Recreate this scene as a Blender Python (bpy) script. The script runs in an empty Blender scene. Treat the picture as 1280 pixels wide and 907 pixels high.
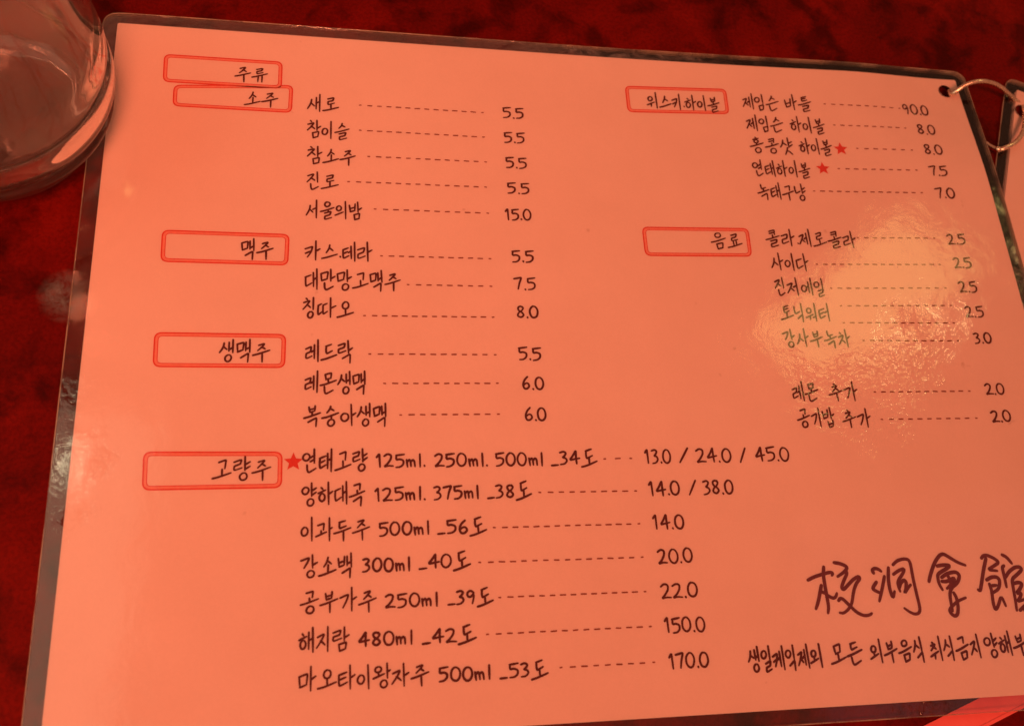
import bpy, bmesh, math, random
from mathutils import Matrix, Vector

# ------------------------------------------------------------------ camera, world, lamps
SC = bpy.context.scene
COL = SC.collection
MM = 0.001
Z0 = 0.8                                   # height of the flat part of the paper above the table, mm
CAM_R = [[0.9822287, -0.0093211, -0.1874562], [-0.0602554, 0.9302364, -0.36198], [0.1777526, 0.3668424, 0.9131433]]
cam_data = bpy.data.cameras.new('camera')
cam = bpy.data.objects.new('camera', cam_data)
COL.objects.link(cam)
cam.matrix_world = Matrix.Translation((0, 0, (256.6 + Z0) * MM)) @ Matrix(CAM_R).to_4x4()
cam_data.sensor_width = 36
cam_data.lens = 34.104
cam_data.clip_start = 0.01
cam_data.clip_end = 20
cam_data.dof.use_dof = True
cam_data.dof.focus_distance = 0.285
cam_data.dof.aperture_fstop = 16
SC.camera = cam

world = bpy.data.worlds.new('World')
SC.world = world
world.use_nodes = True
world.node_tree.nodes['Background'].inputs[0].default_value = (0.335, 0.112, 0.060, 1)
world.node_tree.nodes['Background'].inputs[1].default_value = 1.0

def area(name, loc, target, sx, sy, power, color):
    d = bpy.data.lights.new(name, 'AREA')
    d.shape = 'RECTANGLE'; d.size = sx; d.size_y = sy
    d.energy = power; d.color = color
    o = bpy.data.objects.new(name, d); COL.objects.link(o)
    o.location = loc
    o.rotation_euler = (Vector(target) - Vector(loc)).to_track_quat('-Z', 'Y').to_euler()
    return o
# the room's red lamp, in front of the table
red = area('red_lamp', (0.12, -0.82, 1.85), (-0.26, 0.32, 0), 0.60, 0.60, 4.1, (0.79, 0.204, 0.097))
red.data.spread = math.radians(45)
# pale panel the laminate's left margin mirrors
area('pale_panel', (-0.62, 0.15, 1.0), (-0.05, 0.10, 0), 0.70, 0.80, 1.7, (1.0, 0.86, 0.55))
# yellow lamp mirrored on the right half of the page
area('yellow_lamp', (0.735, 0.585, 1.0), (0.17, 0.11, 0), 0.13, 0.24, 0.36, (1.0, 0.74, 0.22))
area('yellow_bulb', (0.795, 0.530, 0.985), (0.17, 0.11, 0), 0.03, 0.03, 0.085, (1.0, 0.72, 0.30))
area('pale_bulb', (-0.312, 0.355, 1.0), (-0.05, 0.10, 0), 0.03, 0.03, 0.028, (1.0, 0.80, 0.50))
area('mauve_fill', (0.78, 0.02, 1.0), (0.14, 0.0, 0), 0.50, 0.34, 0.06, (0.8, 0.5, 0.75))  # unseen fill panel added to tint the film's lower right

SC.view_settings.view_transform = 'Standard'
SC.view_settings.look = 'None'
SC.view_settings.exposure = 0
SC.view_settings.gamma = 1
SC.cycles.use_denoising = True
SC.cycles.max_bounces = 16
SC.cycles.transparent_max_bounces = 24
SC.cycles.transmission_bounces = 16

# ------------------------------------------------------------------ materials
def mat(name):
    m = bpy.data.materials.new(name); m.use_nodes = True
    nt = m.node_tree; nt.nodes.clear()
    out = nt.nodes.new('ShaderNodeOutputMaterial')
    return m, nt, out
def N(nt, t, **kw):
    n = nt.nodes.new(t)
    for k, v in kw.items():
        if k in n.inputs: n.inputs[k].default_value = v
        else: setattr(n, k, v)
    return n
def ramp(nt, stops):
    r = nt.nodes.new('ShaderNodeValToRGB')
    e = r.color_ramp.elements
    while len(e) < len(stops): e.new(0.5)
    for q, (pos, c) in zip(e, stops):
        q.position = pos; q.color = c if len(c) == 4 else (*c, 1)
    return r
def obj_coord(nt):
    return nt.nodes.new('ShaderNodeTexCoord').outputs['Object']
def noise(nt, co, scale, detail=3, rough=0.55, dist=0.0):
    n = N(nt, 'ShaderNodeTexNoise', Scale=scale, Detail=detail, Roughness=rough, Distortion=dist)
    nt.links.new(co, n.inputs['Vector']); return n
def principled(nt, out, **kw):
    b = nt.nodes.new('ShaderNodeBsdfPrincipled')
    for k, v in kw.items(): b.inputs[k].default_value = v
    nt.links.new(b.outputs[0], out.inputs[0]); return b

LAMP_GLINT = (-69.81, 120.57)
def m_table():
    m, nt, out = mat('red_lacquer')
    b = principled(nt, out, Roughness=0.42)
    b.inputs['Specular IOR Level'].default_value = 0.04
    co = obj_coord(nt)
    n1 = noise(nt, co, 22, 6, 0.6, 0.6)
    r1 = ramp(nt, [(0.30, (0.070, 0.0022, 0.0012)), (0.52, (0.115, 0.0030, 0.0015)), (0.75, (0.19, 0.0065, 0.0028))])
    nt.links.new(n1.outputs[0], r1.inputs[0])
    n2 = noise(nt, co, 60, 4, 0.6, 0.3)
    r2 = ramp(nt, [(0.36, (0.34, 0.34, 0.34)), (0.52, (1.08, 1.08, 1.08))])
    nt.links.new(n2.outputs[0], r2.inputs[0])
    mx = N(nt, 'ShaderNodeMix', data_type='RGBA', blend_type='MULTIPLY')
    mx.inputs[0].default_value = 0.85
    nt.links.new(r1.outputs[0], mx.inputs[6]); nt.links.new(r2.outputs[0], mx.inputs[7])
    # fine wear specks
    n3 = noise(nt, co, 900, 2, 0.7)
    r3 = ramp(nt, [(0.36, (0.8, 0.8, 0.8)), (0.6, (1.1, 1.1, 1.1))])
    nt.links.new(n3.outputs[0], r3.inputs[0])
    mx2 = N(nt, 'ShaderNodeMix', data_type='RGBA', blend_type='MULTIPLY')
    mx2.inputs[0].default_value = 1
    nt.links.new(mx.outputs[2], mx2.inputs[6]); nt.links.new(r3.outputs[0], mx2.inputs[7])
    # lamp reflection painted in as a pale patch beside the page's left edge
    sd = N(nt, 'ShaderNodeVectorMath', operation='DISTANCE'); sd.inputs[1].default_value = (LAMP_GLINT[0] * MM, LAMP_GLINT[1] * MM, 0)
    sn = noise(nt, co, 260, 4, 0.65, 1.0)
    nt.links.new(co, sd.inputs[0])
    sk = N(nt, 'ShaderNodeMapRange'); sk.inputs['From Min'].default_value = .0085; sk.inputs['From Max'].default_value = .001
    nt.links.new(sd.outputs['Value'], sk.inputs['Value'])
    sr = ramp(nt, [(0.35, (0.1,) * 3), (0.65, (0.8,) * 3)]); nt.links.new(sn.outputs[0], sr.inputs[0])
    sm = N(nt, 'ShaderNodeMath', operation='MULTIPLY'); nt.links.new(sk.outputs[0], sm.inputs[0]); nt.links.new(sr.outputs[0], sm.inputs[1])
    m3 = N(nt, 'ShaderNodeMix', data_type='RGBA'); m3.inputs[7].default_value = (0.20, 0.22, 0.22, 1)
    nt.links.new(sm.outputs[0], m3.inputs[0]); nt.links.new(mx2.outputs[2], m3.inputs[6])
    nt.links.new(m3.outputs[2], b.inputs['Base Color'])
    rr = ramp(nt, [(0.3, (0.36,)*3), (0.7, (0.55,)*3)])
    nt.links.new(n2.outputs[0], rr.inputs[0]); nt.links.new(rr.outputs[0], b.inputs['Roughness'])
    return m

def m_paper():
    m, nt, out = mat('salmon_paper')
    b = principled(nt, out, Roughness=0.75)
    b.inputs['Specular IOR Level'].default_value = 0.15
    co = obj_coord(nt)
    n1 = noise(nt, co, 9, 3, 0.5)
    r1 = ramp(nt, [(0.3, (0.815, 0.595, 0.545)), (0.7, (0.845, 0.635, 0.59))])
    nt.links.new(n1.outputs[0], r1.inputs[0])
    n2 = noise(nt, co, 60, 4, 0.6)
    r2 = ramp(nt, [(0.3, (0.972, 0.965, 0.96)), (0.7, (1, 1, 1))])
    nt.links.new(n2.outputs[0], r2.inputs[0])
    n3 = noise(nt, co, 160, 2, 0.5)
    r3 = ramp(nt, [(0.20, (0.80, 0.74, 0.70)), (0.245, (1, 1, 1))])
    nt.links.new(n3.outputs[0], r3.inputs[0])
    n4 = noise(nt, co, 1800, 2, 0.6)
    r4 = ramp(nt, [(0.3, (0.965,)*3), (0.7, (1.0,)*3)])
    nt.links.new(n4.outputs[0], r4.inputs[0])
    last = r1.outputs[0]
    for r in (r2, r3, r4):
        mx = N(nt, 'ShaderNodeMix', data_type='RGBA', blend_type='MULTIPLY'); mx.inputs[0].default_value = 1
        nt.links.new(last, mx.inputs[6]); nt.links.new(r.outputs[0], mx.inputs[7]); last = mx.outputs[2]
    nt.links.new(last, b.inputs['Base Color'])
    return m

def m_ink(name, c, var=0.15):
    m, nt, out = mat(name)
    b = principled(nt, out, Roughness=0.6)
    b.inputs['Specular IOR Level'].default_value = 0.1
    n1 = noise(nt, obj_coord(nt), 900, 2, 0.6)
    r1 = ramp(nt, [(0.3, tuple(v * (1 - var) for v in c)), (0.7, tuple(v * (1 + var) for v in c))])
    nt.links.new(n1.outputs[0], r1.inputs[0]); nt.links.new(r1.outputs[0], b.inputs['Base Color'])
    return m

def m_film():
    """clear laminate: lets light through, mirrors the room, crinkled where the film has lifted"""
    m, nt, out = mat('laminate_film')
    co = obj_coord(nt)
    fr = N(nt, 'ShaderNodeFresnel', IOR=1.5)
    tr = N(nt, 'ShaderNodeBsdfTransparent', Color=(0.97, 0.965, 0.95, 1))
    gl = N(nt, 'ShaderNodeBsdfAnisotropic') if False else N(nt, 'ShaderNodeBsdfGlossy', Roughness=0.065)
    mul = N(nt, 'ShaderNodeMath', operation='MULTIPLY'); mul.inputs[1].default_value = 1.25
    nt.links.new(fr.outputs[0], mul.inputs[0])
    mix = nt.nodes.new('ShaderNodeMixShader')
    nt.links.new(mul.outputs[0], mix.inputs[0]); nt.links.new(tr.outputs[0], mix.inputs[1]); nt.links.new(gl.outputs[0], mix.inputs[2])
    nt.links.new(mix.outputs[0], out.inputs[0])
    # long soft waves
    w = noise(nt, co, 28, 2, 0.5)
    b0 = N(nt, 'ShaderNodeBump', Strength=0.2, Distance=0.0006)
    nt.links.new(w.outputs[0], b0.inputs['Height'])
    # orange-peel texture of the film
    w2 = noise(nt, co, 130, 5, 0.62, 0.8)
    b1 = N(nt, 'ShaderNodeBump', Strength=0.5, Distance=0.00013)
    nt.links.new(w2.outputs[0], b1.inputs['Height']); nt.links.new(b0.outputs[0], b1.inputs['Normal'])
    # crinkle, only where the film has lifted off the paper
    c = noise(nt, co, 380, 2, 0.5, 1.0)
    edge = noise(nt, co, 55, 3, 0.6)
    total = None
    for (x, y, r) in ((.150, .092, .020), (.164, .086, .022), (.1795, .111, .015), (.180, .092, .014), (-.0608, .075, .010), (-.0618, .058, .008), (-.0670, .096, .008), (.162, .0015, .014), (.180, .002, .010), (.205, .195, .010)):
        d = N(nt, 'ShaderNodeVectorMath', operation='DISTANCE'); d.inputs[1].default_value = (x, y, .001)
        nt.links.new(co, d.inputs[0])
        k = N(nt, 'ShaderNodeMapRange'); k.inputs['From Min'].default_value = r; k.inputs['From Max'].default_value = r * .35
        nt.links.new(d.outputs['Value'], k.inputs['Value'])
        if total is None: total = k.outputs[0]
        else:
            mxx = N(nt, 'ShaderNodeMath', operation='MAXIMUM'); nt.links.new(total, mxx.inputs[0]); nt.links.new(k.outputs[0], mxx.inputs[1]); total = mxx.outputs[0]
    er = ramp(nt, [(0.42, (0.04,) * 3), (0.58, (1, 1, 1))])
    nt.links.new(edge.outputs[0], er.inputs[0])
    pm = N(nt, 'ShaderNodeMath', operation='MULTIPLY'); nt.links.new(total, pm.inputs[0]); nt.links.new(er.outputs[0], pm.inputs[1])
    hm = N(nt, 'ShaderNodeMath', operation='MULTIPLY')
    c0 = N(nt, 'ShaderNodeMath', operation='SUBTRACT'); c0.inputs[1].default_value = 0.5
    nt.links.new(c.outputs[0], c0.inputs[0]); nt.links.new(c0.outputs[0], hm.inputs[0]); nt.links.new(pm.outputs[0], hm.inputs[1])
    b2 = N(nt, 'ShaderNodeBump', Strength=1.0, Distance=0.00035)
    nt.links.new(hm.outputs[0], b2.inputs['Height']); nt.links.new(b1.outputs[0], b2.inputs['Normal'])
    nt.links.new(b2.outputs[0], gl.inputs['Normal'])
    return m

def m_metal():
    m, nt, out = mat('ring_steel')
    b = principled(nt, out, Metallic=1.0, Roughness=0.2)
    n1 = noise(nt, obj_coord(nt), 700, 3)
    r1 = ramp(nt, [(0.3, (0.80, 0.62, 0.46)), (0.7, (0.95, 0.80, 0.64))])
    nt.links.new(n1.outputs[0], r1.inputs[0]); nt.links.new(r1.outputs[0], b.inputs['Base Color'])
    rr = ramp(nt, [(0.3, (0.14,)*3), (0.7, (0.34,)*3)])
    nt.links.new(n1.outputs[0], rr.inputs[0]); nt.links.new(rr.outputs[0], b.inputs['Roughness'])
    return m

def m_glass():
    m, nt, out = mat('tumbler_glass')
    b = principled(nt, out, Roughness=0.02)
    b.inputs['Base Color'].default_value = (1, 0.99, 0.98, 1)
    b.inputs['Transmission Weight'].default_value = 1
    b.inputs['IOR'].default_value = 1.48
    n = noise(nt, obj_coord(nt), 40, 3)
    bp = N(nt, 'ShaderNodeBump', Strength=0.25, Distance=0.0006)
    nt.links.new(n.outputs[0], bp.inputs['Height']); nt.links.new(bp.outputs[0], b.inputs['Normal'])
    # diffuse haze mixed in to lighten the glass
    df = N(nt, 'ShaderNodeBsdfDiffuse', Color=(0.8, 0.72, 0.62, 1)); tl = N(nt, 'ShaderNodeBsdfTranslucent', Color=(0.8, 0.72, 0.62, 1))
    m1 = N(nt, 'ShaderNodeMixShader'); m1.inputs[0].default_value = .5
    nt.links.new(df.outputs[0], m1.inputs[1]); nt.links.new(tl.outputs[0], m1.inputs[2])
    m2 = N(nt, 'ShaderNodeMixShader')
    hz = noise(nt, obj_coord(nt), 70, 4, 0.6); hr = ramp(nt, [(0.35, (0.015,) * 3), (0.7, (0.065,) * 3)])
    nt.links.new(hz.outputs[0], hr.inputs[0]); nt.links.new(hr.outputs[0], m2.inputs[0])
    nt.links.new(b.outputs[0], m2.inputs[1]); nt.links.new(m1.outputs[0], m2.inputs[2]); nt.links.new(m2.outputs[0], out.inputs[0])
    return m

def m_strip():
    m, nt, out = mat('bright_red_strip')
    b = principled(nt, out, Roughness=0.3)
    n1 = noise(nt, obj_coord(nt), 120, 3)
    r1 = ramp(nt, [(0.3, (0.86, 0.10, 0.09)), (0.7, (0.95, 0.14, 0.12))])
    nt.links.new(n1.outputs[0], r1.inputs[0]); nt.links.new(r1.outputs[0], b.inputs['Base Color'])
    return m

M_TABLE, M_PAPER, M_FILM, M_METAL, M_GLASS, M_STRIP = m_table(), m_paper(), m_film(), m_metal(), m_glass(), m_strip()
def m_edge_highlight():  # pale, patchy gloss for the bright line along the film edge
    m, nt, out = mat('film_edge_highlight')
    b = nt.nodes.new('ShaderNodeBsdfPrincipled'); b.inputs['Base Color'].default_value = (0.55, 0.40, 0.30, 1); b.inputs['Roughness'].default_value = .22
    tr = nt.nodes.new('ShaderNodeBsdfTransparent'); mx = nt.nodes.new('ShaderNodeMixShader')
    n = noise(nt, obj_coord(nt), 90, 4, .6); r = ramp(nt, [(0.40, (0.12,) * 3), (0.62, (0.75,) * 3)])
    nt.links.new(n.outputs[0], r.inputs[0]); nt.links.new(r.outputs[0], mx.inputs[0])
    nt.links.new(tr.outputs[0], mx.inputs[1]); nt.links.new(b.outputs[0], mx.inputs[2]); nt.links.new(mx.outputs[0], out.inputs[0])
    return m
M_EDGE_HIGHLIGHT = m_edge_highlight()
M_INK = m_ink('dark_ink', (0.11, 0.018, 0.018))
M_LOGO = m_ink('deep_red_ink', (0.16, 0.030, 0.030))
M_RED = m_ink('red_ink', (0.66, 0.06, 0.045), 0.06)
M_RED_PALE = m_ink('pale_red_ink', (0.80, 0.29, 0.23), 0.05)
M_DOT = m_ink('thin_dash_ink', (0.26, 0.06, 0.045))

# ------------------------------------------------------------------ object helpers
def link(name, me, m=None, parent=None):
    o = bpy.data.objects.new(name, me); COL.objects.link(o)
    if m is not None: me.materials.append(m)
    if parent is not None: o.parent = parent
    return o
def obj(name, verts, faces, m, parent=None, smooth=False):
    me = bpy.data.meshes.new(name)
    me.from_pydata([tuple(c * MM for c in v) for v in verts], [], faces)
    me.update()
    if smooth:
        for f in me.polygons: f.use_smooth = True
    return link(name, me, m, parent)
def thing(name, label, cat, loc=(0, 0, 0), group=None):
    o = bpy.data.objects.new(name, None); COL.objects.link(o)
    o.location = loc; o['label'] = label; o['category'] = cat
    if group: o['group'] = group
    o.empty_display_size = 0.01
    return o

# ------------------------------------------------------------------ table
def build_table():
    bm = bmesh.new()
    bmesh.ops.create_cube(bm, size=1)
    for v in bm.verts: v.co = Vector((v.co.x * 1.3 + 0.1, v.co.y * 0.9 + 0.12, v.co.z * 0.03 - 0.015))
    bmesh.ops.bevel(bm, geom=bm.edges[:], offset=0.004, segments=3, affect='EDGES')
    me = bpy.data.meshes.new('table_top'); bm.to_mesh(me); bm.free()
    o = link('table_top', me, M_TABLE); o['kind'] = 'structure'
    return o
build_table()

# ------------------------------------------------------------------ the bent sheet every print lies on
CORNER = (224.0, 214.0)
def page_z(x, y):
    d = max(0.0, x - 68.79)
    z = Z0 + 0.04001 / 256.6 * d * d
    r = math.hypot(x - CORNER[0], y - CORNER[1])
    t = max(0.0, 1 - r / 48.0)
    z -= 2.6 * t * t * (3 - 2 * t)
    return z

def rounded_rect(x0, y0, x1, y1, r, n=7):
    pts = []
    for cx, cy, a0 in ((x1 - r, y1 - r, 0), (x0 + r, y1 - r, 90), (x0 + r, y0 + r, 180), (x1 - r, y0 + r, 270)):
        for i in range(n + 1):
            a = math.radians(a0 + 90 * i / n)
            pts.append((cx + r * math.cos(a), cy + r * math.sin(a)))
    return pts
def sheet(name, outline, holes, zf, m, parent, step=4.0, thick=0.0, zoff=0.0, transform=None):
    """a thin sheet with punched holes, cut into a grid fine enough to follow zf"""
    bm = bmesh.new(); edges = []
    for loop in [outline] + holes:
        vs = [bm.verts.new((x, y, 0)) for x, y in loop]
        edges += [bm.edges.new((vs[i], vs[(i + 1) % len(vs)])) for i in range(len(vs))]
    bmesh.ops.triangle_fill(bm, use_beauty=True, use_dissolve=False, edges=edges, normal=(0, 0, 1))
    xs = [x for x, y in outline]; ys = [y for x, y in outline]
    for lo, hi, ax in ((min(xs), max(xs), 0), (min(ys), max(ys), 1)):
        c = lo + step
        while c < hi - 0.5:
            co = (c, 0, 0) if ax == 0 else (0, c, 0); no = (1, 0, 0) if ax == 0 else (0, 1, 0)
            bmesh.ops.bisect_plane(bm, geom=bm.verts[:] + bm.edges[:] + bm.faces[:], plane_co=co, plane_no=no)
            c += step
    bmesh.ops.recalc_face_normals(bm, faces=bm.faces[:])
    for f in bm.faces:
        if f.normal.z < 0: f.normal_flip()
    for v in bm.verts:
        x, y = v.co.x, v.co.y
        z = zf(x, y) + zoff
        if transform: x, y = transform(x, y)
        v.co = Vector((x, y, z)) * MM
    if thick:
        top = bm.faces[:]
        r = bmesh.ops.duplicate(bm, geom=top)
        vm = {k: v for k, v in r['vert_map'].items() if isinstance(k, bmesh.types.BMVert)}
        low = [g for g in r['geom'] if isinstance(g, bmesh.types.BMFace)]
        lows = set(v for f in low for v in f.verts)
        for v in lows: v.co.z -= thick * MM
        bd = [e for e in bm.edges if e.is_boundary and e.verts[0] not in lows]
        bmesh.ops.reverse_faces(bm, faces=low)
        for e in bd:
            a, b = e.verts
            try: bm.faces.new((a, vm[a], vm[b], b))
            except Exception: pass
        bmesh.ops.recalc_face_normals(bm, faces=bm.faces[:])
    for f in bm.faces: f.smooth = False
    me = bpy.data.meshes.new(name); bm.to_mesh(me); bm.free()
    return link(name, me, m, parent)
def circle(cx, cy, r, n=28): return [(cx + r * math.cos(2 * math.pi * i / n), cy + r * math.sin(2 * math.pi * i / n)) for i in range(n)]

menu = thing('menu_page', 'salmon laminated drinks list with handwritten items and prices, left of the metal ring', 'menu page')
HOLE1 = (217.9, 208.0)
paper = sheet('paper', rounded_rect(-64.4, 3.3, 223.2, 213.3, 0.6), [circle(*HOLE1, 2.7)], page_z, M_PAPER, menu)
film = sheet('laminate', rounded_rect(-68.8, -0.6, 227.2, 217.2, 4.5), [circle(*HOLE1, 2.55)], page_z, M_FILM, menu, thick=0.42, zoff=0.22)

# ------------------------------------------------------------------ pen strokes
rnd = random.Random(7)
def smooth_path(pts, it=2):
    for _ in range(it):
        q = [pts[0]]
        for a, b in zip(pts, pts[1:]):
            q.append((a[0] * .78 + b[0] * .22, a[1] * .78 + b[1] * .22))
            q.append((a[0] * .22 + b[0] * .78, a[1] * .22 + b[1] * .78))
        q.append(pts[-1]); pts = q
    return pts
class Pen:
    def __init__(self, lift=0.02):
        self.v = []; self.f = []; self.k = 0; self.lift = lift
    def stroke(self, pts, w, taper=True, it=2):
        if len(pts) > 2: pts = smooth_path(pts, it)
        n = len(pts)
        if n == 2:
            a, b = pts
            pts = [(a[0] + (b[0] - a[0]) * t, a[1] + (b[1] - a[1]) * t) for t in (0, .33, .67, 1)]; n = 4
        self.k += 1
        zz = self.lift + self.k * 0.0006
        base = len(self.v)
        dirs = []
        for i in range(n):
            a = pts[max(0, i - 1)]; b = pts[min(n - 1, i + 1)]
            dx, dy = b[0] - a[0], b[1] - a[1]; l = math.hypot(dx, dy) or 1
            dirs.append((dx / l, dy / l))
        w0 = w * rnd.uniform(0.94, 1.08)
        ws = []
        for i in range(n):
            t = i / (n - 1)
            k = 1.0
            if taper: k = 1.07 - 0.30 * max(0, (t - .55) / .45) ** 1.5 - 0.10 * max(0, (.15 - t) / .15)
            ws.append(w0 * k / 2)
        def P(x, y, i): self.v.append((x, y, page_z(x, y) + zz + i * 0.00002))
        for i in range(n):
            (x, y), (dx, dy), h = pts[i], dirs[i], ws[i]
            P(x - dy * h, y + dx * h, i); P(x + dy * h, y - dx * h, i)
        for i in range(n - 1):
            a = base + 2 * i
            self.f.append((a, a + 1, a + 3, a + 2))
        for end, i, s in ((0, 0, -1), (1, n - 1, 1)):
            (x, y), (dx, dy), h = pts[i], dirs[i], ws[i]
            ids = [base + 2 * i]
            for j in range(1, 5):
                a = math.pi * j / 5
                ox, oy = -dy * math.cos(a) + s * dx * math.sin(a), dx * math.cos(a) + s * dy * math.sin(a)
                self.v.append((x + ox * h, y + oy * h, page_z(x, y) + zz + i * 0.00002)); ids.append(len(self.v) - 1)
            ids.append(base + 2 * i + 1)
            self.f.append(tuple(ids) if s < 0 else tuple(reversed(ids)))
    def build(self, name, m, parent):
        return obj(name, self.v, self.f, m, parent)

# every letter: strokes in a box, x to the right, y downwards, 0..1
def ell(cx, cy, rx, ry, n=12, a0=-100): return [(cx + rx * math.cos(math.radians(a0 - 375 * i / n)), cy + ry * math.sin(math.radians(a0 - 375 * i / n))) for i in range(n + 1)]
O_ = ell(.5, .52, .46, .46)
JAMO = {
 'ㄱ': [[(.0, .18), (.9, .0), (.9, .10), (.72, .52), (.35, 1.)]],
 'ㄴ': [[(.12, .0), (.10, .45), (.2, .95), (.32, .98), (1., .78)]],
 'ㄷ': [[(.05, .14), (.9, .0)], [(.12, .14), (.08, .6), (.14, .98), (.3, .98), (1., .76)]],
 'ㄹ': [[(.05, .14), (.85, .0), (.92, .06), (.8, .4), (.72, .46), (.14, .56), (.08, .62), (.06, .95), (.2, 1.), (1., .84)]],
 'ㅁ': [[(.06, .12), (.16, .95)], [(.06, .12), (.9, .0), (.96, .08), (.86, .82)], [(.16, .97), (.88, .82)]],
 'ㅂ': [[(.06, .1), (.18, .97)], [(.9, .0), (.84, .86)], [(.12, .55), (.88, .42)], [(.18, .97), (.84, .86)]],
 'ㅅ': [[(.56, .0), (.50, .35), (.30, .68), (.0, 1.)], [(.48, .40), (.66, .52), (1., .78)]],
 'ㅇ': [O_],
 'ㅈ': [[(.10, .16), (.82, .0), (.88, .06), (.55, .5), (.0, 1.)], [(.48, .50), (.70, .60), (1., .86)]],
 'ㅊ': [[(.40, -.12), (.58, .04)], [(.08, .30), (.80, .18), (.86, .22), (.52, .6), (.0, 1.)], [(.48, .58), (.70, .68), (1., .92)]],
 'ㅋ': [[(.0, .16), (.88, .0), (.9, .08), (.74, .52), (.3, 1.)], [(.05, .60), (.78, .42)]],
 'ㅌ': [[(.08, .14), (.95, .0)], [(.12, .52), (.85, .38)], [(.10, .14), (.07, .6), (.12, .97), (.3, .98), (1., .80)]],
 'ㅎ': [[(.42, -.04), (.60, .10)], [(.0, .36), (.95, .20)], ell(.5, .72, .36, .30)],
}
INIT = 'ㄱㄲㄴㄷㄸㄹㅁㅂㅃㅅㅆㅇㅈㅉㅊㅋㅌㅍㅎ'
VOW = 'ㅏㅐㅑㅒㅓㅔㅕㅖㅗㅘㅙㅚㅛㅜㅝㅞㅟㅠㅡㅢㅣ'
FIN = ['', 'ㄱ', 'ㄲ', 'ㄳ', 'ㄴ', 'ㄵ', 'ㄶ', 'ㄷ', 'ㄹ', 'ㄺ', 'ㄻ', 'ㄼ', 'ㄽ', 'ㄾ', 'ㄿ', 'ㅀ', 'ㅁ', 'ㅂ', 'ㅄ', 'ㅅ', 'ㅆ', 'ㅇ', 'ㅈ', 'ㅊ', 'ㅋ', 'ㅌ', 'ㅍ', 'ㅎ']
H_GIYEOK = [[(.05, .16), (.9, .0), (.95, .06), (.86, .95)]]
H_KIEUK = [[(.05, .16), (.9, .0), (.95, .06), (.86, .95)], [(.05, .62), (.88, .46)]]
F_GIYEOK = [[(.0, .38), (.85, .0), (.92, .04), (.86, 1.)]]
def box(strokes, x0, y0, x1, y1): return [[(x0 + x * (x1 - x0), y0 + y * (y1 - y0)) for x, y in s] for s in strokes]

def vertical(v, fin):
    """strokes of an upright vowel in the right part of the cell; returns strokes, left limit for the initial"""
    b = .60 if fin else 1.0
    top = 0.0
    S = []
    m = .44 * (.8 if fin else 1) + (.03 if fin else 0)
    if v == 'ㅣ': S.append([(.80, top), (.82, b)]); lim = .60
    elif v == 'ㅏ': S += [[(.70, top), (.72, b * .97)], [(.72, m + .08), (1., m - .02)]]; lim = .54
    elif v == 'ㅑ': S += [[(.66, top), (.68, b * .97)], [(.68, m - .04), (.98, m - .14)], [(.68, m + .16), (.98, m + .05)]]; lim = .50
    elif v == 'ㅐ': S += [[(.62, .16 if not fin else .1), (.63, b * .84)], [(.63, m + .06), (.88, m - .02)], [(.88, top), (.90, b)]]; lim = .50
    elif v == 'ㅔ': S += [[(.44, m + .08), (.64, m)], [(.64, .20 if not fin else .1), (.65, b * .84)], [(.90, top), (.91, b)]]; lim = .46
    elif v == 'ㅓ': S += [[(.52, m + .06), (.80, m - .02)], [(.80, top), (.81, b)]]; lim = .54
    elif v == 'ㅕ': S += [[(.52, m - .03), (.78, m - .12)], [(.52, m + .14), (.78, m + .06)], [(.78, top), (.79, b)]]; lim = .50
    return S, lim

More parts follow.
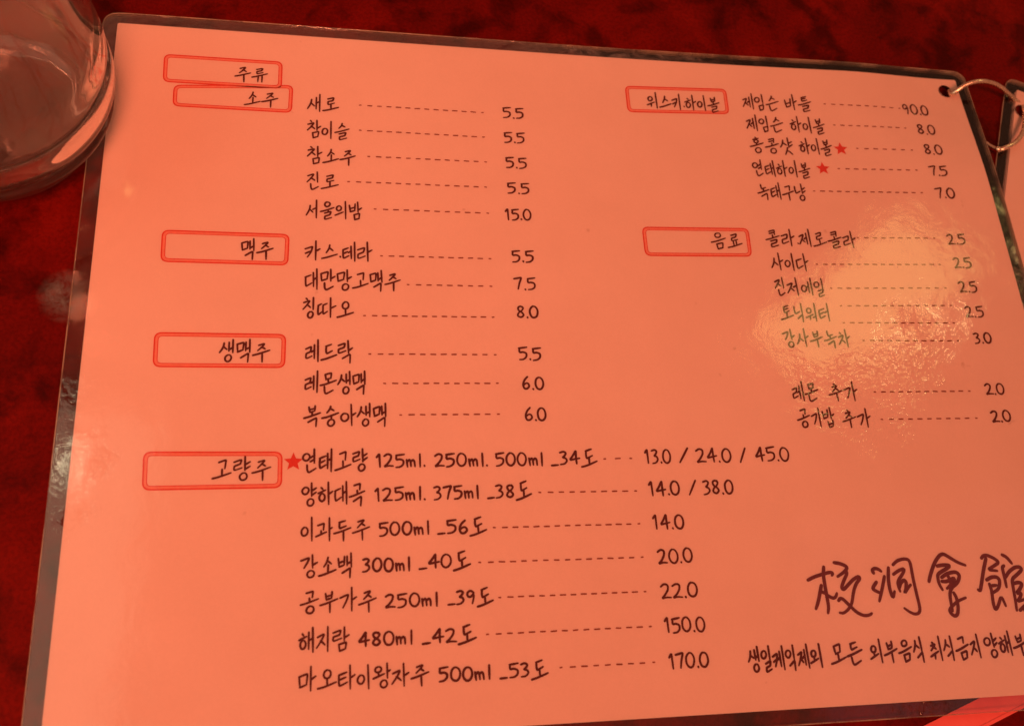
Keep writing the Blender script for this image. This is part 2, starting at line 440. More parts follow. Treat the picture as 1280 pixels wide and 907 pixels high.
def hangul(ch):
    c = ord(ch) - 0xAC00
    i, v, f = INIT[c // 588], VOW[c % 588 // 28], FIN[c % 28]
    fin = bool(f)
    double = i == 'ㄸ'
    base = 'ㄷ' if double else i
    S = []
    tall = base in 'ㅎㅊ'
    if v in 'ㅏㅐㅑㅓㅔㅕㅣ':
        VS, lim = vertical(v, fin)
        y0, y1 = (.10, .52) if fin else (.26, .78)
        if tall: y0 -= .06
        if base == 'ㅇ': y0, y1 = (.12, .46) if fin else (.34, .74)
        if base == 'ㅇ' and v == 'ㅣ': lim -= .06
        if double:
            S += box(JAMO['ㄷ'], 0, y0, lim * .44, y1) + box(JAMO['ㄷ'], lim * .50, y0, lim, y1)
        else: S += box(JAMO[base], 0, y0, lim, y1)
        S += VS
        fx0, fx1 = (.30, .88)
    elif v in 'ㅗㅛㅜㅠㅡ':
        g = H_GIYEOK if base == 'ㄱ' else H_KIEUK if base == 'ㅋ' else JAMO[base]
        if fin: y0, y1, by = .06, .34, .50
        elif v in 'ㅜㅠ': y0, y1, by = .14, .44, .56
        elif v == 'ㅡ': y0, y1, by = .16, .56, .76
        else: y0, y1, by = .12, .50, .78
        if tall: y0 -= .02
        if base == 'ㅎ' or base == 'ㅊ': y1 += .04
        S += box(g, .28, y0, .72, y1)
        if v in 'ㅗ': S.append([(.50, y1 + (.0 if base == 'ㅅ' else .0)), (.51, by)] if base != 'ㅅ' else [(.54, y0 + .85 * (y1 - y0)), (.52, by)])
        if v == 'ㅛ': S += [[(.40, y1), (.42, by)], [(.60, y1), (.61, by)]]
        S.append([(.0, by + .07), (.35, by + .04), (1., by - .08)])
        if v == 'ㅜ': S.append([(.56, by), (.57, by + .14 if fin else 1.0)])
        if v == 'ㅠ': S += [[(.42, by), (.38, .92)], [(.66, by), (.66, .96)]]
        fx0, fx1 = (.26, .82)
    else:
        y0, y1 = (.06, .32) if fin else (.20, .50)
        if base == 'ㅊ': y0 += .02
        g = H_GIYEOK if base == 'ㄱ' else H_KIEUK if base == 'ㅋ' else JAMO[base]
        S += box(g, .10, y0, .52, y1)
        by = .47 if fin else .66
        if v in 'ㅘㅚ': S.append([(.32, y1), (.33, by)])
        S.append([(.0, by + .07), (.66, by - .06)])
        if v in 'ㅝㅟ': S.append([(.36, by), (.33, by + .20)])
        if v == 'ㅝ': S.append([(.60, by + .12), (.84, by + .06)])
        S.append([(.84, 0), (.85, .62 if fin else 1.0)])
        if v == 'ㅘ': S.append([(.85, .36 if fin else .5), (1.02, .30 if fin else .44)])
        fx0, fx1 = (.34, .88)
    if fin:
        y0, y1 = .68, 1.0
        if f == 'ㄱ': S += box(F_GIYEOK, fx0, .64, fx1, 1.04)
        elif f == 'ㄴ': S += box([[(.05, .0), (.08, .7), (.2, .98), (.4, .95), (1., .62)]], fx0 - .04, .64, fx1, .98)
        elif f == 'ㅅ': S += box([[(.45, 0), (.3, .5), (.0, 1.)], [(.32, .45), (.6, .6), (1., 1.1)]], fx0, .58, fx1, .98)
        elif f == 'ㅇ': S += box([O_], fx0 + .06, .66, fx1 - .04, 1.0)
        elif f == 'ㄹ': S += box(JAMO['ㄹ'], fx0 + .02, .62, fx1, 1.02)
        else: S += box(JAMO[f], fx0 + .06, .66, fx1 - .02, 1.0)
    w = 1.0
    if v == 'ㅣ': w = .82
    elif v in 'ㅐㅔ': w = .92
    elif v in 'ㅗㅛㅜㅠㅡ': w = 1.06
    if double: w += .2
    return S, w
DIG = {   # height 0..1 in a digit cell, second value the advance in digit heights
 '0': ([ell(.5, .5, .44, .50, 14)], .80),
 '1': ([[(.0, .22), (.45, .0), (.5, .05), (.58, 1.)]], .42),
 '2': ([[(.05, .16), (.4, .0), (.78, .10), (.75, .42), (.4, .78), (.02, 1.), (.5, .93), (1., .97)]], .74),
 '3': ([[(.10, .08), (.55, .0), (.85, .14), (.62, .38), (.38, .46), (.75, .52), (.92, .74), (.6, .97), (.10, 1.)]], .66),
 '4': ([[(.62, .0), (.35, .36), (.0, .68), (.45, .62), (1., .56)], [(.66, .0), (.66, .5), (.70, 1.)]], .78),
 '5': ([[(.10, .06), (.95, .0)], [(.14, .06), (.12, .42), (.5, .36), (.90, .48), (.88, .80), (.55, .98), (.12, 1.)]], .74),
 '6': ([[(.70, .0), (.30, .24), (.08, .62), (.22, .96), (.60, .98), (.90, .76), (.72, .52), (.40, .52), (.12, .72)]], .72),
 '7': ([[(.0, .10), (.88, .0), (.92, .06), (.66, .5), (.50, 1.)]], .66),
 '8': ([[(.80, .16), (.52, .0), (.18, .12), (.26, .38), (.66, .54), (.88, .78), (.55, 1.), (.12, .84), (.26, .58), (.66, .40), (.86, .18), (.70, .03)]], .74),
 '9': ([[(.82, .20), (.50, .0), (.12, .14), (.14, .44), (.50, .50), (.84, .24), (.84, .60), (.66, 1.)]], .68),
 'm': ([[(.05, .42), (.12, .98)], [(.10, .60), (.30, .40), (.40, .52), (.44, .95)], [(.42, .60), (.62, .42), (.76, .54), (.80, .98)]], .86),
 'l': ([[(.5, .0), (.52, 1.)]], .26),
 '_': ([[(.0, 1.02), (1., 1.0)]], .50),
 '.': ([[(.40, .94), (.52, 1.0)]], .22),
 ',': ([[(.40, .94), (.52, 1.0)]], .22),
 '/': ([[(1., .0), (.0, 1.)]], .44),
}
def lay(text, x0, x1, yc, em, pen, w):
    """write text centred on height yc between x0 and x1 (page mm); em is the height of a tall syllable"""
    cells = []; x = 0
    gap = .08 * em
    for ch in text:
        if ch in DIG:
            S, a = DIG[ch]; h = em * .58
            cells.append((S, x, a * h, 'd')); x += a * h + gap * (.9 if ch not in './' else .3)
        else:
            S, a = hangul(ch); a *= .66 * em
            cells.append((S, x, a, 'h')); x += a + gap
    x -= gap
    sc = (x1 - x0) / x
    latin = all(c in DIG for c in text)
    for S, cx, cw, k in cells:
        X0 = x0 + cx * sc; W = cw * sc
        H = em * rnd.uniform(.97, 1.03) if k == 'h' else em * .56
        top = yc + (H / 2 if k == 'h' or latin else H * .5)
        jx, jy = rnd.uniform(-.012, .012) * em, rnd.uniform(-.02, .02) * em
        sl = rnd.uniform(-.03, .03)
        for s in S:
            q = [(X0 + x * W + jx + (y - .5) * (sl if k == 'h' else sl - .02) * W + rnd.uniform(-.006, .006) * em, top - (y - (.10 * (x - .5) if k == 'h' else .03 * (x - .5))) * H + jy + rnd.uniform(-.006, .006) * em) for x, y in s]
            pen.stroke(q, w)

ITEMS = [
    ('item_name', '새로', -6.5, 2.78, 187.73, 6.4),
    ('item_name', '참이슬', -6.59, 5.99, 178.15, 6.25),
    ('item_name', '참소주', -6.44, 7.93, 168.81, 6.17),
    ('item_name', '진로', -6.3, 2.91, 159.81, 6.12),
    ('item_name', '서울의밤', -6.38, 9.8, 150.05, 6.11),
    ('item_name', '카스.테라', -6.5, 12.77, 136.17, 6.42),
    ('item_name', '대만망고맥주', -6.46, 20.84, 126.98, 6.4),
    ('item_name', '칭따오', -6.75, 7.39, 117.87, 6.25),
    ('item_name', '레드락', -5.86, 7.15, 104.5, 6.4),
    ('item_name', '레몬생맥', -5.93, 10.89, 95.2, 6.36),
    ('item_name', '복숭아생맥', -5.98, 16.54, 85.79, 6.2),
    ('item_name', '연태고량', -6.18, 10.98, 72.94, 6.31),
    ('item_name', '양하대곡', -6.13, 10.28, 63.76, 6.15),
    ('item_name', '이과두주', -6.27, 11.49, 54.29, 6.09),
    ('item_name', '강소백', -6.09, 7.1, 44.86, 5.93),
    ('item_name', '공부가주', -6.03, 12.99, 35.98, 5.88),
    ('item_name', '해지람', -6.15, 6.09, 26.36, 5.81),
    ('item_name', '마오타이왕자주', -6.17, 26.01, 17.01, 5.75),
    ('item_name', '제임슨', 138.54, 151.67, 197.99, 6.35),
    ('item_name', '바틀', 153.95, 163.68, 198.52, 6.4),
    ('item_name', '제임슨', 138.57, 151.78, 189.28, 6.36),
    ('item_name', '하이볼', 154.52, 166.88, 189.55, 6.41),
    ('item_name', '홍콩샷', 138.61, 153.78, 180.81, 6.3),
    ('item_name', '하이볼', 156.19, 167.86, 180.94, 6.35),
    ('item_name', '연태하이볼', 138.12, 158.38, 171.63, 6.23),
    ('item_name', '녹태구냥', 138.39, 155.32, 162.85, 6.19),
    ('item_name', '콜라.제로콜라', 138.46, 169.44, 145.46, 6.29),
    ('item_name', '사이다', 138.73, 151.36, 136.78, 6.22),
    ('item_name', '진저에일', 138.62, 155.21, 128.05, 6.17),
    ('item_name', '토닉워터', 138.9, 155.54, 119.19, 6.12),
    ('item_name', '강사부녹차', 138.33, 160.41, 110.46, 6.07),
    ('item_name', '레몬', 138.15, 146.69, 92.92, 6.03),
    ('item_name', '추가', 150.07, 159.39, 92.87, 6.07),
    ('item_name', '공기밥', 138.46, 150.26, 84.53, 6.03),
    ('item_name', '추가', 152.82, 161.9, 84.27, 6.07),
    ('volume', '125ml.', 13.56, 26.59, 72.86, 6.4),
    ('volume', '250ml.', 29.23, 43.9, 72.82, 6.47),
    ('volume', '500ml', 46.16, 59.8, 72.88, 6.54),
    ('volume', '_34도', 62.13, 75.37, 73.08, 6.62),
    ('volume', '125ml.', 13.04, 26.33, 63.55, 6.31),
    ('volume', '375ml', 28.73, 41.21, 63.74, 6.38),
    ('volume', '_38도', 43.55, 55.74, 63.84, 6.44),
    ('volume', '500ml', 13.79, 27.35, 54.15, 6.22),
    ('volume', '_56도', 29.51, 42.71, 54.32, 6.29),
    ('volume', '300ml', 9.57, 22.02, 44.8, 6.11),
    ('volume', '_40도', 24.35, 37.94, 45.21, 6.18),
    ('volume', '250ml', 15.24, 29.09, 35.51, 6.05),
    ('volume', '_39도', 31.62, 43.45, 35.64, 6.12),
    ('volume', '480ml', 8.49, 22.21, 26.12, 5.93),
    ('volume', '_42도', 24.68, 38.53, 26.23, 6.0),
    ('volume', '500ml', 28.48, 42.0, 16.64, 5.92),
    ('volume', '_53도', 44.25, 56.9, 16.76, 5.99),
    ('price', '5.5', 54.84, 61.8, 188.43, 6.85),
    ('price', '5.5', 54.71, 61.51, 178.94, 6.75),
    ('price', '5.5', 54.66, 61.59, 169.69, 6.71),
    ('price', '5.5', 54.75, 61.78, 160.36, 6.61),
    ('price', '15.0', 53.69, 61.68, 150.98, 6.81),
    ('price', '5.5', 54.66, 61.47, 136.48, 6.92),
    ('price', '7.5', 54.95, 61.46, 127.28, 6.86),
    ('price', '8.0', 55.0, 61.66, 118.02, 6.79),
    ('price', '5.5', 54.66, 61.44, 104.69, 6.83),
    ('price', '6.0', 55.34, 61.6, 95.48, 6.71),
    ('price', '6.0', 55.33, 61.65, 86.09, 6.8),
    ('price', '13.0', 89.79, 97.38, 73.39, 7.19),
    ('price', '/', 99.96, 102.01, 73.44, 7.24),
    ('price', '24.0', 104.98, 115.68, 73.45, 7.26),
    ('price', '/', 118.41, 119.92, 73.45, 7.32),
    ('price', '45.0', 123.15, 133.78, 73.51, 7.35),
    ('price', '14.0', 89.85, 98.81, 63.9, 7.09),
    ('price', '/', 101.55, 103.2, 63.86, 7.15),
    ('price', '38.0', 105.84, 114.96, 63.97, 7.17),
    ('price', '14.0', 89.98, 98.8, 54.41, 6.99),
    ('price', '20.0', 90.03, 100.1, 44.83, 6.89),
    ('price', '22.0', 89.82, 100.29, 35.5, 6.86),
    ('price', '150.0', 89.97, 101.22, 26.32, 6.8),
    ('price', '170.0', 90.01, 101.0, 17.09, 6.73),
    ('price', '90.0', 198.43, 208.46, 198.58, 7.47),
    ('price', '8.0', 201.87, 208.78, 190.13, 7.16),
    ('price', '8.0', 202.12, 209.06, 181.67, 7.02),
    ('price', '7.5', 202.13, 208.71, 172.78, 6.88),
    ('price', '7.0', 202.25, 209.27, 164.12, 6.92),
    ('price', '2.5', 202.28, 208.75, 146.32, 6.74),
    ('price', '2.5', 202.3, 208.68, 137.53, 6.66),
    ('price', '2.5', 202.12, 208.52, 128.67, 6.83),
    ('price', '2.5', 202.12, 208.5, 119.77, 6.68),
    ('price', '3.0', 202.78, 208.85, 110.63, 6.34),
    ('price', '2.0', 202.23, 208.78, 93.27, 6.31),
    ('price', '2.0', 202.02, 208.69, 84.42, 6.4),
    ('heading_word', '주류', -28.71, -19.01, 197.14, 6.15),
    ('heading_word', '소주', -25.56, -15.72, 188.29, 6.04),
    ('heading_word', '맥주', -24.4, -15.59, 136.2, 6.29),
    ('heading_word', '생맥주', -28.95, -15.6, 104.45, 6.29),
    ('heading_word', '고량주', -29.07, -14.5, 70.89, 6.17),
    ('heading_word', '위스키.하이볼', 104.43, 129.92, 196.47, 6.22),
    ('heading_word', '음료', 119.65, 129.98, 144.08, 6.07),
    ('notice_word', '생일케익제외', 112.14, 133.58, 16.36, 6.16),
    ('notice_word', '모든', 135.81, 145.43, 16.81, 6.26),
    ('notice_word', '외부음식', 147.61, 163.75, 16.78, 6.31),
    ('notice_word', '취식금지', 165.55, 181.09, 16.69, 6.37),
    ('notice_word', '양해부', 182.44, 195.43, 16.86, 6.44),
]
DOTS = [
    ((9.53, 188.06), (48.3, 187.95)),
    ((9.5, 178.74), (48.18, 178.67)),
    ((12.04, 169.39), (48.4, 169.45)),
    ((5.94, 160.15), (47.93, 160.32)),
    ((13.82, 151.0), (48.12, 151.04)),
    ((15.54, 135.26), (47.96, 135.41)),
    ((23.16, 126.07), (47.79, 126.18)),
    ((10.48, 115.85), (47.89, 116.13)),
    ((11.9, 104.03), (47.87, 104.26)),
    ((15.96, 95.21), (48.01, 95.4)),
    ((20.24, 85.93), (47.79, 86.1)),
    ((58.13, 63.35), (85.77, 63.36)),
    ((44.86, 53.86), (85.68, 54.02)),
    ((40.41, 44.63), (85.57, 44.74)),
    ((45.32, 35.31), (85.33, 35.48)),
    ((41.57, 26.08), (85.74, 26.23)),
    ((60.42, 16.93), (85.63, 17.06)),
    ((168.76, 198.72), (197.14, 198.67)),
    ((170.69, 190.09), (197.26, 190.21)),
    ((177.29, 180.92), (197.49, 180.98)),
    ((168.9, 172.56), (197.29, 172.9)),
    ((158.36, 163.58), (197.19, 163.99)),
    ((170.45, 146.31), (197.6, 146.6)),
    ((154.29, 136.32), (197.31, 136.84)),
    ((157.51, 127.83), (197.26, 128.32)),
    ((159.69, 121.72), (197.73, 122.07)),
    ((159.49, 115.86), (197.21, 115.9)),
    ((164.93, 109.82), (197.17, 109.72)),
    ((165.13, 92.73), (196.81, 92.74)),
    ((165.58, 83.91), (196.94, 83.86)),
    ((77.68, 72.73), (85.38, 72.84)),
]
BOXES = [
    [(-50.08, 202.75), (-14.47, 202.77), (-14.5, 192.38), (-49.8, 192.31)],
    [(-46.56, 191.58), (-11.04, 194.11), (-11.26, 183.67), (-46.45, 183.72)],
    [(-46.59, 141.59), (-10.98, 141.54), (-11.18, 131.21), (-46.39, 131.26)],
    [(-46.48, 109.83), (-11.22, 109.81), (-11.3, 99.53), (-46.23, 99.5)],
    [(-46.84, 75.94), (-11.36, 75.65), (-11.3, 65.61), (-46.46, 65.47)],
    [(97.27, 202.04), (133.37, 203.09), (133.14, 192.68), (97.15, 191.38)],
    [(97.14, 148.3), (133.01, 148.96), (132.72, 138.54), (97.08, 137.89)],
]
STARS = [
    (171.16, 180.46, 2.15),
    (163.18, 172.46, 2.11),
    (-8.54, 72.74, 2.15),
]
LOGO = [
    [[(133.06, 36.9), (134.78, 37.63), (137.69, 38.41), (140.13, 38.88), (140.94, 38.59), (140.48, 37.92)], [(138.45, 40.36), (137.91, 38.2), (137.84, 34.68), (137.88, 31.56), (137.86, 29.25), (137.36, 27.73)], [(136.79, 35.3), (135.97, 33.19), (134.97, 30.71), (133.98, 28.98)], [(136.27, 33.66), (137.54, 33.13), (138.43, 32.22), (139.79, 31.59), (140.64, 32.14), (141.02, 33.0)], [(141.82, 41.48), (143.38, 41.23), (145.08, 40.53), (145.52, 39.82), (144.4, 38.77), (142.13, 37.56)], [(144.91, 39.15), (145.24, 38.44), (143.68, 36.23), (142.7, 34.5), (143.1, 33.8), (144.48, 34.82), (146.53, 36.52), (148.44, 37.44), (148.85, 36.83), (147.25, 35.31), (146.07, 33.2), (145.03, 30.12), (143.63, 28.44), (141.95, 27.45), (140.92, 27.63)], [(141.15, 30.95), (141.7, 31.57), (142.51, 31.39), (144.24, 29.38), (145.98, 27.48), (147.91, 26.53), (149.64, 26.65), (150.37, 27.1)]],
    [[(153.25, 38.16), (152.9, 39.01), (153.93, 39.51), (155.01, 39.15), (155.64, 38.56)], [(153.57, 35.62), (151.94, 33.9), (152.72, 33.24), (154.06, 32.57)], [(156.34, 37.09), (155.06, 33.99), (153.35, 30.31)], [(158.08, 39.47), (157.4, 36.63), (157.17, 33.7), (157.54, 31.18), (157.97, 31.58), (158.54, 32.81)], [(159.65, 40.27), (161.17, 41.39), (163.14, 41.86), (164.73, 41.66), (165.15, 40.4), (164.98, 36.57), (165.08, 31.93), (165.27, 27.76), (164.64, 26.54), (163.32, 26.29), (161.87, 26.97), (160.52, 28.06)], [(159.22, 37.58), (161.03, 38.62), (163.0, 39.15), (162.22, 37.73), (159.99, 35.49), (160.01, 34.01), (160.23, 32.75)], [(160.19, 33.8), (160.97, 35.24), (162.17, 35.93), (162.69, 35.17), (162.11, 33.09), (161.44, 32.18), (162.66, 33.49), (163.85, 34.46)]],
    [[(169.7, 35.21), (170.58, 37.09), (172.61, 40.41), (174.58, 42.4), (175.96, 42.93), (177.89, 41.6), (180.04, 40.15), (182.09, 39.35)], [(173.25, 39.44), (175.17, 39.69), (177.26, 39.52), (176.46, 38.8), (173.39, 37.44), (172.74, 36.78), (172.57, 34.54), (173.3, 32.72)], [(173.88, 36.18), (175.83, 37.23), (178.67, 37.65), (179.64, 36.53), (178.52, 34.54), (176.05, 33.06), (175.25, 31.31), (175.03, 28.87), (175.01, 26.78)], [(173.69, 35.06), (175.27, 34.93), (177.9, 36.03), (177.35, 34.81), (174.8, 33.0)], [(175.91, 36.55), (176.35, 35.3), (176.23, 33.28)], [(176.58, 31.7), (177.12, 30.34), (177.0, 27.68), (176.35, 25.73), (175.36, 25.22), (174.34, 26.03), (174.09, 27.03), (175.36, 28.2), (177.39, 29.44), (179.93, 30.23)]],
    [[(187.67, 41.2), (188.46, 41.93), (189.67, 42.0), (191.58, 41.06), (192.97, 39.81), (190.98, 38.8), (188.7, 37.8), (191.69, 37.41)], [(189.06, 41.04), (187.32, 37.53), (185.75, 33.74), (184.92, 31.9), (184.32, 32.3)], [(187.72, 34.94), (189.47, 35.73), (191.23, 35.66), (191.82, 34.57), (190.92, 32.25), (188.51, 31.18)], [(188.28, 33.74), (188.52, 31.92), (188.06, 28.56), (188.18, 26.35), (189.41, 27.45), (191.1, 30.44), (191.77, 27.46)], [(188.81, 33.23), (190.5, 33.34)], [(194.45, 41.94), (195.7, 41.24), (196.87, 39.35)], [(194.21, 38.79), (193.5, 38.38), (193.52, 35.79), (193.41, 32.69)], [(193.94, 35.56), (195.29, 37.02), (197.53, 38.24), (199.22, 38.28), (199.58, 37.4), (197.66, 36.07), (195.65, 34.85), (195.44, 32.29), (195.17, 28.69), (194.85, 26.07)], [(195.66, 33.56), (197.55, 33.92), (198.61, 33.45), (197.5, 31.99), (195.97, 30.78), (197.68, 30.92), (196.8, 29.47), (195.58, 28.46), (198.09, 28.99)], [(195.86, 26.02), (198.16, 27.51), (199.04, 27.26), (197.23, 25.86)]],
]
for kind, text, x0, x1, yc, em in ITEMS:
    pen = Pen(0.03)
    w = 0.089 * max(em, 6.1)
    if kind in ('price', 'volume'): w = 0.60
    if kind == 'notice_word': w = 0.62
    lay(text, x0, x1, yc, em, pen, w)
    pen.build(kind, M_INK, paper)
for a, b in DOTS:
    pen = Pen(0.03)
    L = b[0] - a[0]; n = max(2, round(L / 2.75)); n = int(n)
    for i in range(n):
        t = i / (n - 1)
        x = a[0] + L * t; y = a[1] + (b[1] - a[1]) * t
        h = .66 * (0.35 if i in (0, n - 1) else rnd.uniform(.85, 1.1))
        pen.stroke([(x - h, y + rnd.uniform(-.05, .05)), (x + h, y + rnd.uniform(-.05, .05))], .42, taper=False)
    pen.build('dotted_line', M_DOT, paper)

def frame_band(corners, inset, r, wid, zz, m, name, parent):
    """rounded quadrilateral band lying on the page"""
    c = corners
    cx = sum(p[0] for p in c) / 4; cy = sum(p[1] for p in c) / 4
    def ring(ins, rad):
        q = []
        for i in range(4):
            p = Vector(c[i]); a = (Vector(c[i - 1]) - p).normalized(); b = (Vector(c[(i + 1) % 4]) - p).normalized()
            q.append((p + (a + b) * ins, a, b))
        out = []
        for p, a, b in q:
            for j in range(7):
                t = j / 6
                s = p + a * rad * (1 - t) ** 2 + b * rad * t ** 2
                out.append((s.x, s.y))
        return out
    o_, i_ = ring(inset, r), ring(inset + wid, max(.3, r - wid))
    # subdivide long sides so the band follows the curl
    def dens(pts):
        out = []
        for k in range(len(pts)):
            a, b = pts[k], pts[(k + 1) % len(pts)]
            n = 10 if (k + 1) % 7 == 0 else 1
            out += [(a[0] + (b[0] - a[0]) * t / n, a[1] + (b[1] - a[1]) * t / n) for t in range(n)]
        return out
    o_, i_ = dens(o_), dens(i_)
    n = len(o_)
    V = [(x, y, page_z(x, y) + zz) for x, y in o_] + [(x, y, page_z(x, y) + zz) for x, y in i_]
    F = [(k, (k + 1) % n, n + (k + 1) % n, n + k) for k in range(n)]
    return obj(name, V, F, m, parent)
for k, c in enumerate(BOXES):
    hb = frame_band(c, .0, 2.2, .40, .018 - (.004 if k == 1 else 0), M_RED, 'heading_box', paper)
    frame_band(c, .40, 1.8, .62, .022 - (.004 if k == 1 else 0), M_RED_PALE, 'inner_band', hb).parent = hb
    frame_band(c, 1.02, 1.3, .22, .026 - (.004 if k == 1 else 0), M_RED, 'inner_line', hb)
for x, y, r in STARS:
    V = [(x, y, page_z(x, y) + .03)]; F = []
    for i in range(10):
        rr = r * (1.22 if i % 2 == 0 else .56); a = math.radians(90 + 36 * i)
        px, py = x + rr * math.cos(a), y + rr * math.sin(a)
        V.append((px, py, page_z(px, py) + .03))
    for i in range(10): F.append((0, 1 + i, 1 + (i + 1) % 10))
    obj('star', V, F, M_RED, paper)
for ch in LOGO:
    pen = Pen(0.03)
    for s in ch: pen.stroke(s, .98, it=2)
    pen.build('logo_character', M_LOGO, paper)

# ------------------------------------------------------------------ the page beyond the ring
nxt = thing('menu_page', 'second salmon laminated page at the right edge, tucked under the drinks page beyond the ring', 'menu page')
ROT = math.radians(-21); NC = (245.86, 217.24)          # top left corner of its laminate
def nx(x, y): return (NC[0] + x * math.cos(ROT) - y * math.sin(ROT), NC[1] + x * math.sin(ROT) + y * math.cos(ROT))
flat = lambda x, y: 1.1
HOLE2L = (7.35, -13.32)
npap = sheet('paper', rounded_rect(4.6, -210, 290, -4.2, .6), [circle(*HOLE2L, 2.7)], flat, M_PAPER, nxt, step=20, transform=nx)
nfil = sheet('laminate', rounded_rect(0, -215, 294, 0, 4.0), [circle(*HOLE2L, 2.55)], flat, M_FILM, nxt, step=20, thick=.42, zoff=.22, transform=nx)

# ------------------------------------------------------------------ binder ring
RINGPTS = [
    (219.29, 208.16, 2.0),
    (218.52, 205.22, 4.0),
    (222.48, 207.39, 7.0),
    (228.37, 208.25, 8.5),
    (236.28, 208.48, 6.5),
    (243.09, 207.43, 3.0),
    (248.05, 206.55, 0.4),
    (249.38, 204.46, 0.5),
    (247.04, 198.81, 2.8),
    (242.9, 191.18, 5.0),
    (238.33, 185.73, 5.2),
    (233.84, 183.4, 4.8),
    (231.12, 183.05, 3.6),
    (228.79, 187.65, 1.0),
    (224.61, 195.37, 0.7),
    (221.13, 204.4, 0.7),
]
ringt = thing('binder_ring', 'thin metal binder ring looped through the punched corners of both pages', 'ring')
def tube(name, pts, r, m, parent, closed=True, seg=12, sub=6):
    P = [Vector(q) for q in pts]; n = len(P); C = []
    rng = range(n) if closed else range(n - 1)
    for i in rng:
        p0, p1, p2, p3 = (P[(i - 1) % n], P[i], P[(i + 1) % n], P[(i + 2) % n]) if closed else (P[max(0, i - 1)], P[i], P[i + 1], P[min(n - 1, i + 2)])
        for j in range(sub):
            t = j / sub
            C.append(0.5 * ((2 * p1) + (-p0 + p2) * t + (2 * p0 - 5 * p1 + 4 * p2 - p3) * t * t + (-p0 + 3 * p1 - 3 * p2 + p3) * t ** 3))
    if not closed: C.append(P[-1])
    if closed:
        for _ in range(3): C = [(C[i - 1] + C[i] * 2 + C[(i + 1) % len(C)]) / 4 for i in range(len(C))]
    V = []; F = []; L = len(C)
    up = Vector((0, 0, 1))
    for i, c in enumerate(C):
        d = (C[(i + 1) % L] - C[i - 1]) if closed else (C[min(L - 1, i + 1)] - C[max(0, i - 1)])
        d.normalize(); s = d.cross(up); s.normalize(); u = s.cross(d)
        for k in range(seg):
            a = 2 * math.pi * k / seg; q = c + (s * math.cos(a) + u * math.sin(a)) * r
            V.append(tuple(q))
    for i in range(L if closed else L - 1):
        for k in range(seg):
            F.append((i * seg + k, i * seg + (k + 1) % seg, ((i + 1) % L) * seg + (k + 1) % seg, ((i + 1) % L) * seg + k))
    return obj(name, V, F, m, parent, smooth=True)
tube('wire', RINGPTS, .84, M_METAL, ringt)
def rim_highlight(parent, outline, zf, tr=None):  # thin tube added round the film so its edge shows a highlight
    pts = []
    for k, (x, y) in enumerate(outline):
        x2, y2 = outline[(k + 1) % len(outline)]
        n = max(1, int(math.hypot(x2 - x, y2 - y) / 8))
        for t in range(n):
            q = (x + (x2 - x) * t / n, y + (y2 - y) * t / n)
            z = zf(*q) + .01
            if tr: q = tr(*q)
            pts.append((*q, z))
    tube('edge_highlight', pts, .17, M_EDGE_HIGHLIGHT, parent, seg=8, sub=1)
rim_highlight(menu, rounded_rect(-68.8, -0.6, 227.2, 217.2, 4.5), page_z)
rim_highlight(nxt, rounded_rect(0, -215, 294, 0, 4.0), flat, nx)
hx, hy, hz = RINGPTS[12]
def ball(name, c, r, m, parent, squash=1.0):
    bm = bmesh.new(); bmesh.ops.create_uvsphere(bm, u_segments=20, v_segments=12, radius=r * MM)
    for v in bm.verts: v.co.z *= squash; v.co += Vector(c) * MM
    for f in bm.faces: f.smooth = True
    me = bpy.data.meshes.new(name); bm.to_mesh(me); bm.free(); return link(name, me, m, parent)
ball('hinge', (hx, hy, hz), 1.15, M_METAL, ringt)

# ------------------------------------------------------------------ red strip under the lower right corner
st = thing('paper_strip', 'bright red glossy strip lying diagonally under the lower right corner of the drinks page', 'strip')
def strip():
    a, b = Vector((160.14, -3.02)), Vector((168.06, -0.38))     # two points on its upper left edge
    c = Vector((179.63, -4.13))                       # a point on its lower right edge
    d = (b - a).normalized(); nrm = Vector((d.y, -d.x)); w = (c - a).dot(nrm)
    p0 = a - d * 60; p1 = a + d * 95
    V = []; F = []
    for z in (0.03, .33):
        V += [(*p0, z), (*p1, z), (*(p1 + nrm * w), z), (*(p0 + nrm * w), z)]
    F = [(3, 2, 1, 0), (4, 5, 6, 7), (0, 1, 5, 4), (1, 2, 6, 5), (2, 3, 7, 6), (3, 0, 4, 7)]
    o = obj('strip_body', V, F, M_STRIP, st)
    # folded lip along the lower right edge
    q0 = p0 + nrm * (w - .9); q1 = p1 + nrm * (w - .9)
    V = []
    for z in (.335, .55): V += [(*q0, z), (*q1, z), (*(q1 + nrm * .9), z), (*(q0 + nrm * .9), z)]
    obj('folded_edge', V, F, M_STRIP, st)
strip()

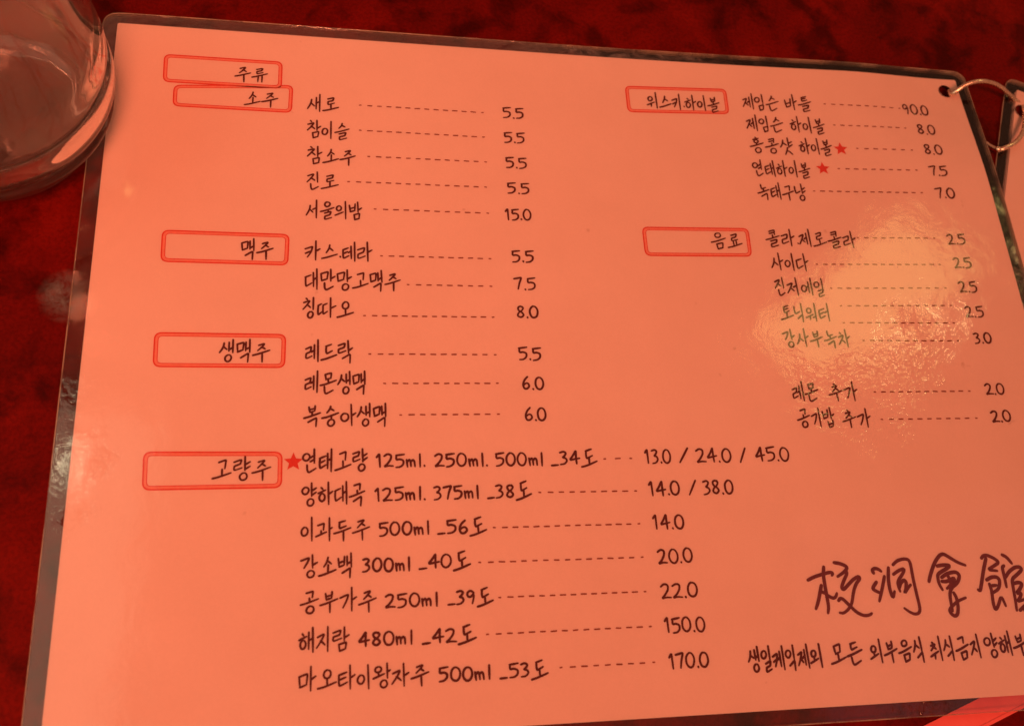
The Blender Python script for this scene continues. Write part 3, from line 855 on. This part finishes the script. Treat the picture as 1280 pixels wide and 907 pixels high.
# ------------------------------------------------------------------ water glass
gl = thing('drinking_glass', 'clear ridged drinking glass standing left of the page corner, cut off by the photo edge', 'glass', (0, 0, 0))
GC = (-93, 174)
PROFILE = [(0, 0), (22.5, 0), (25, 0.8), (27.2, 3.5), (28.2, 6), (28.4, 7.5), (30.2, 9.5), (32.6, 12.5), (33.4, 14.5), (32.5, 16.2), (32.8, 17.5), (34.6, 20), (35, 23.5), (34.6, 26.5), (33.3, 28), (33.5, 29.5), (34.7, 31.5), (34.5, 36), (34, 40), (33, 48), (32.2, 58), (32.6, 68), (34, 80), (35.4, 93), (35, 94), (34.3, 93), (32.6, 80), (31, 68), (30.6, 58), (31.3, 48), (32.3, 40), (32.6, 32), (32.4, 26), (31, 19), (27.5, 13), (22, 9.5), (12, 8.2), (0, 8)]
def lathe(name, prof, m, parent, seg=96):
    V = []; F = []
    n = len(prof)
    for i in range(seg):
        a = 2 * math.pi * i / seg
        for r, z in prof: V.append((r * math.cos(a), r * math.sin(a), z))
    for i in range(seg):
        j = (i + 1) % seg
        for k in range(n - 1):
            if prof[k][0] == 0: F.append((i * n, i * n + 1, j * n + 1)) if i or True else None
            elif prof[k + 1][0] == 0: F.append((i * n + k, i * n + k + 1, j * n + k))
            else: F.append((i * n + k, i * n + k + 1, j * n + k + 1, j * n + k))
    o = obj(name, V, F, m, parent, smooth=True)
    bm = bmesh.new(); bm.from_mesh(o.data); bmesh.ops.remove_doubles(bm, verts=bm.verts[:], dist=1e-6)
    bmesh.ops.recalc_face_normals(bm, faces=bm.faces[:]); bm.to_mesh(o.data); bm.free()
    for f in o.data.polygons: f.use_smooth = True
    return o
gl.location = (GC[0] * MM, GC[1] * MM, 0)
def dense(p, k=4):
    P = [Vector(q) for q in p]; out = []
    for i in range(len(P) - 1):
        p0, p1, p2, p3 = P[max(0, i - 1)], P[i], P[i + 1], P[min(len(P) - 1, i + 2)]
        for j in range(k):
            t = j / k
            q = 0.5 * ((2 * p1) + (-p0 + p2) * t + (2 * p0 - 5 * p1 + 4 * p2 - p3) * t * t + (-p0 + 3 * p1 - 3 * p2 + p3) * t ** 3)
            out.append((max(0, q.x), q.y))
    out.append(tuple(P[-1])); out[0] = tuple(P[0]); return out
lathe('glass_wall', dense(PROFILE), M_GLASS, gl)
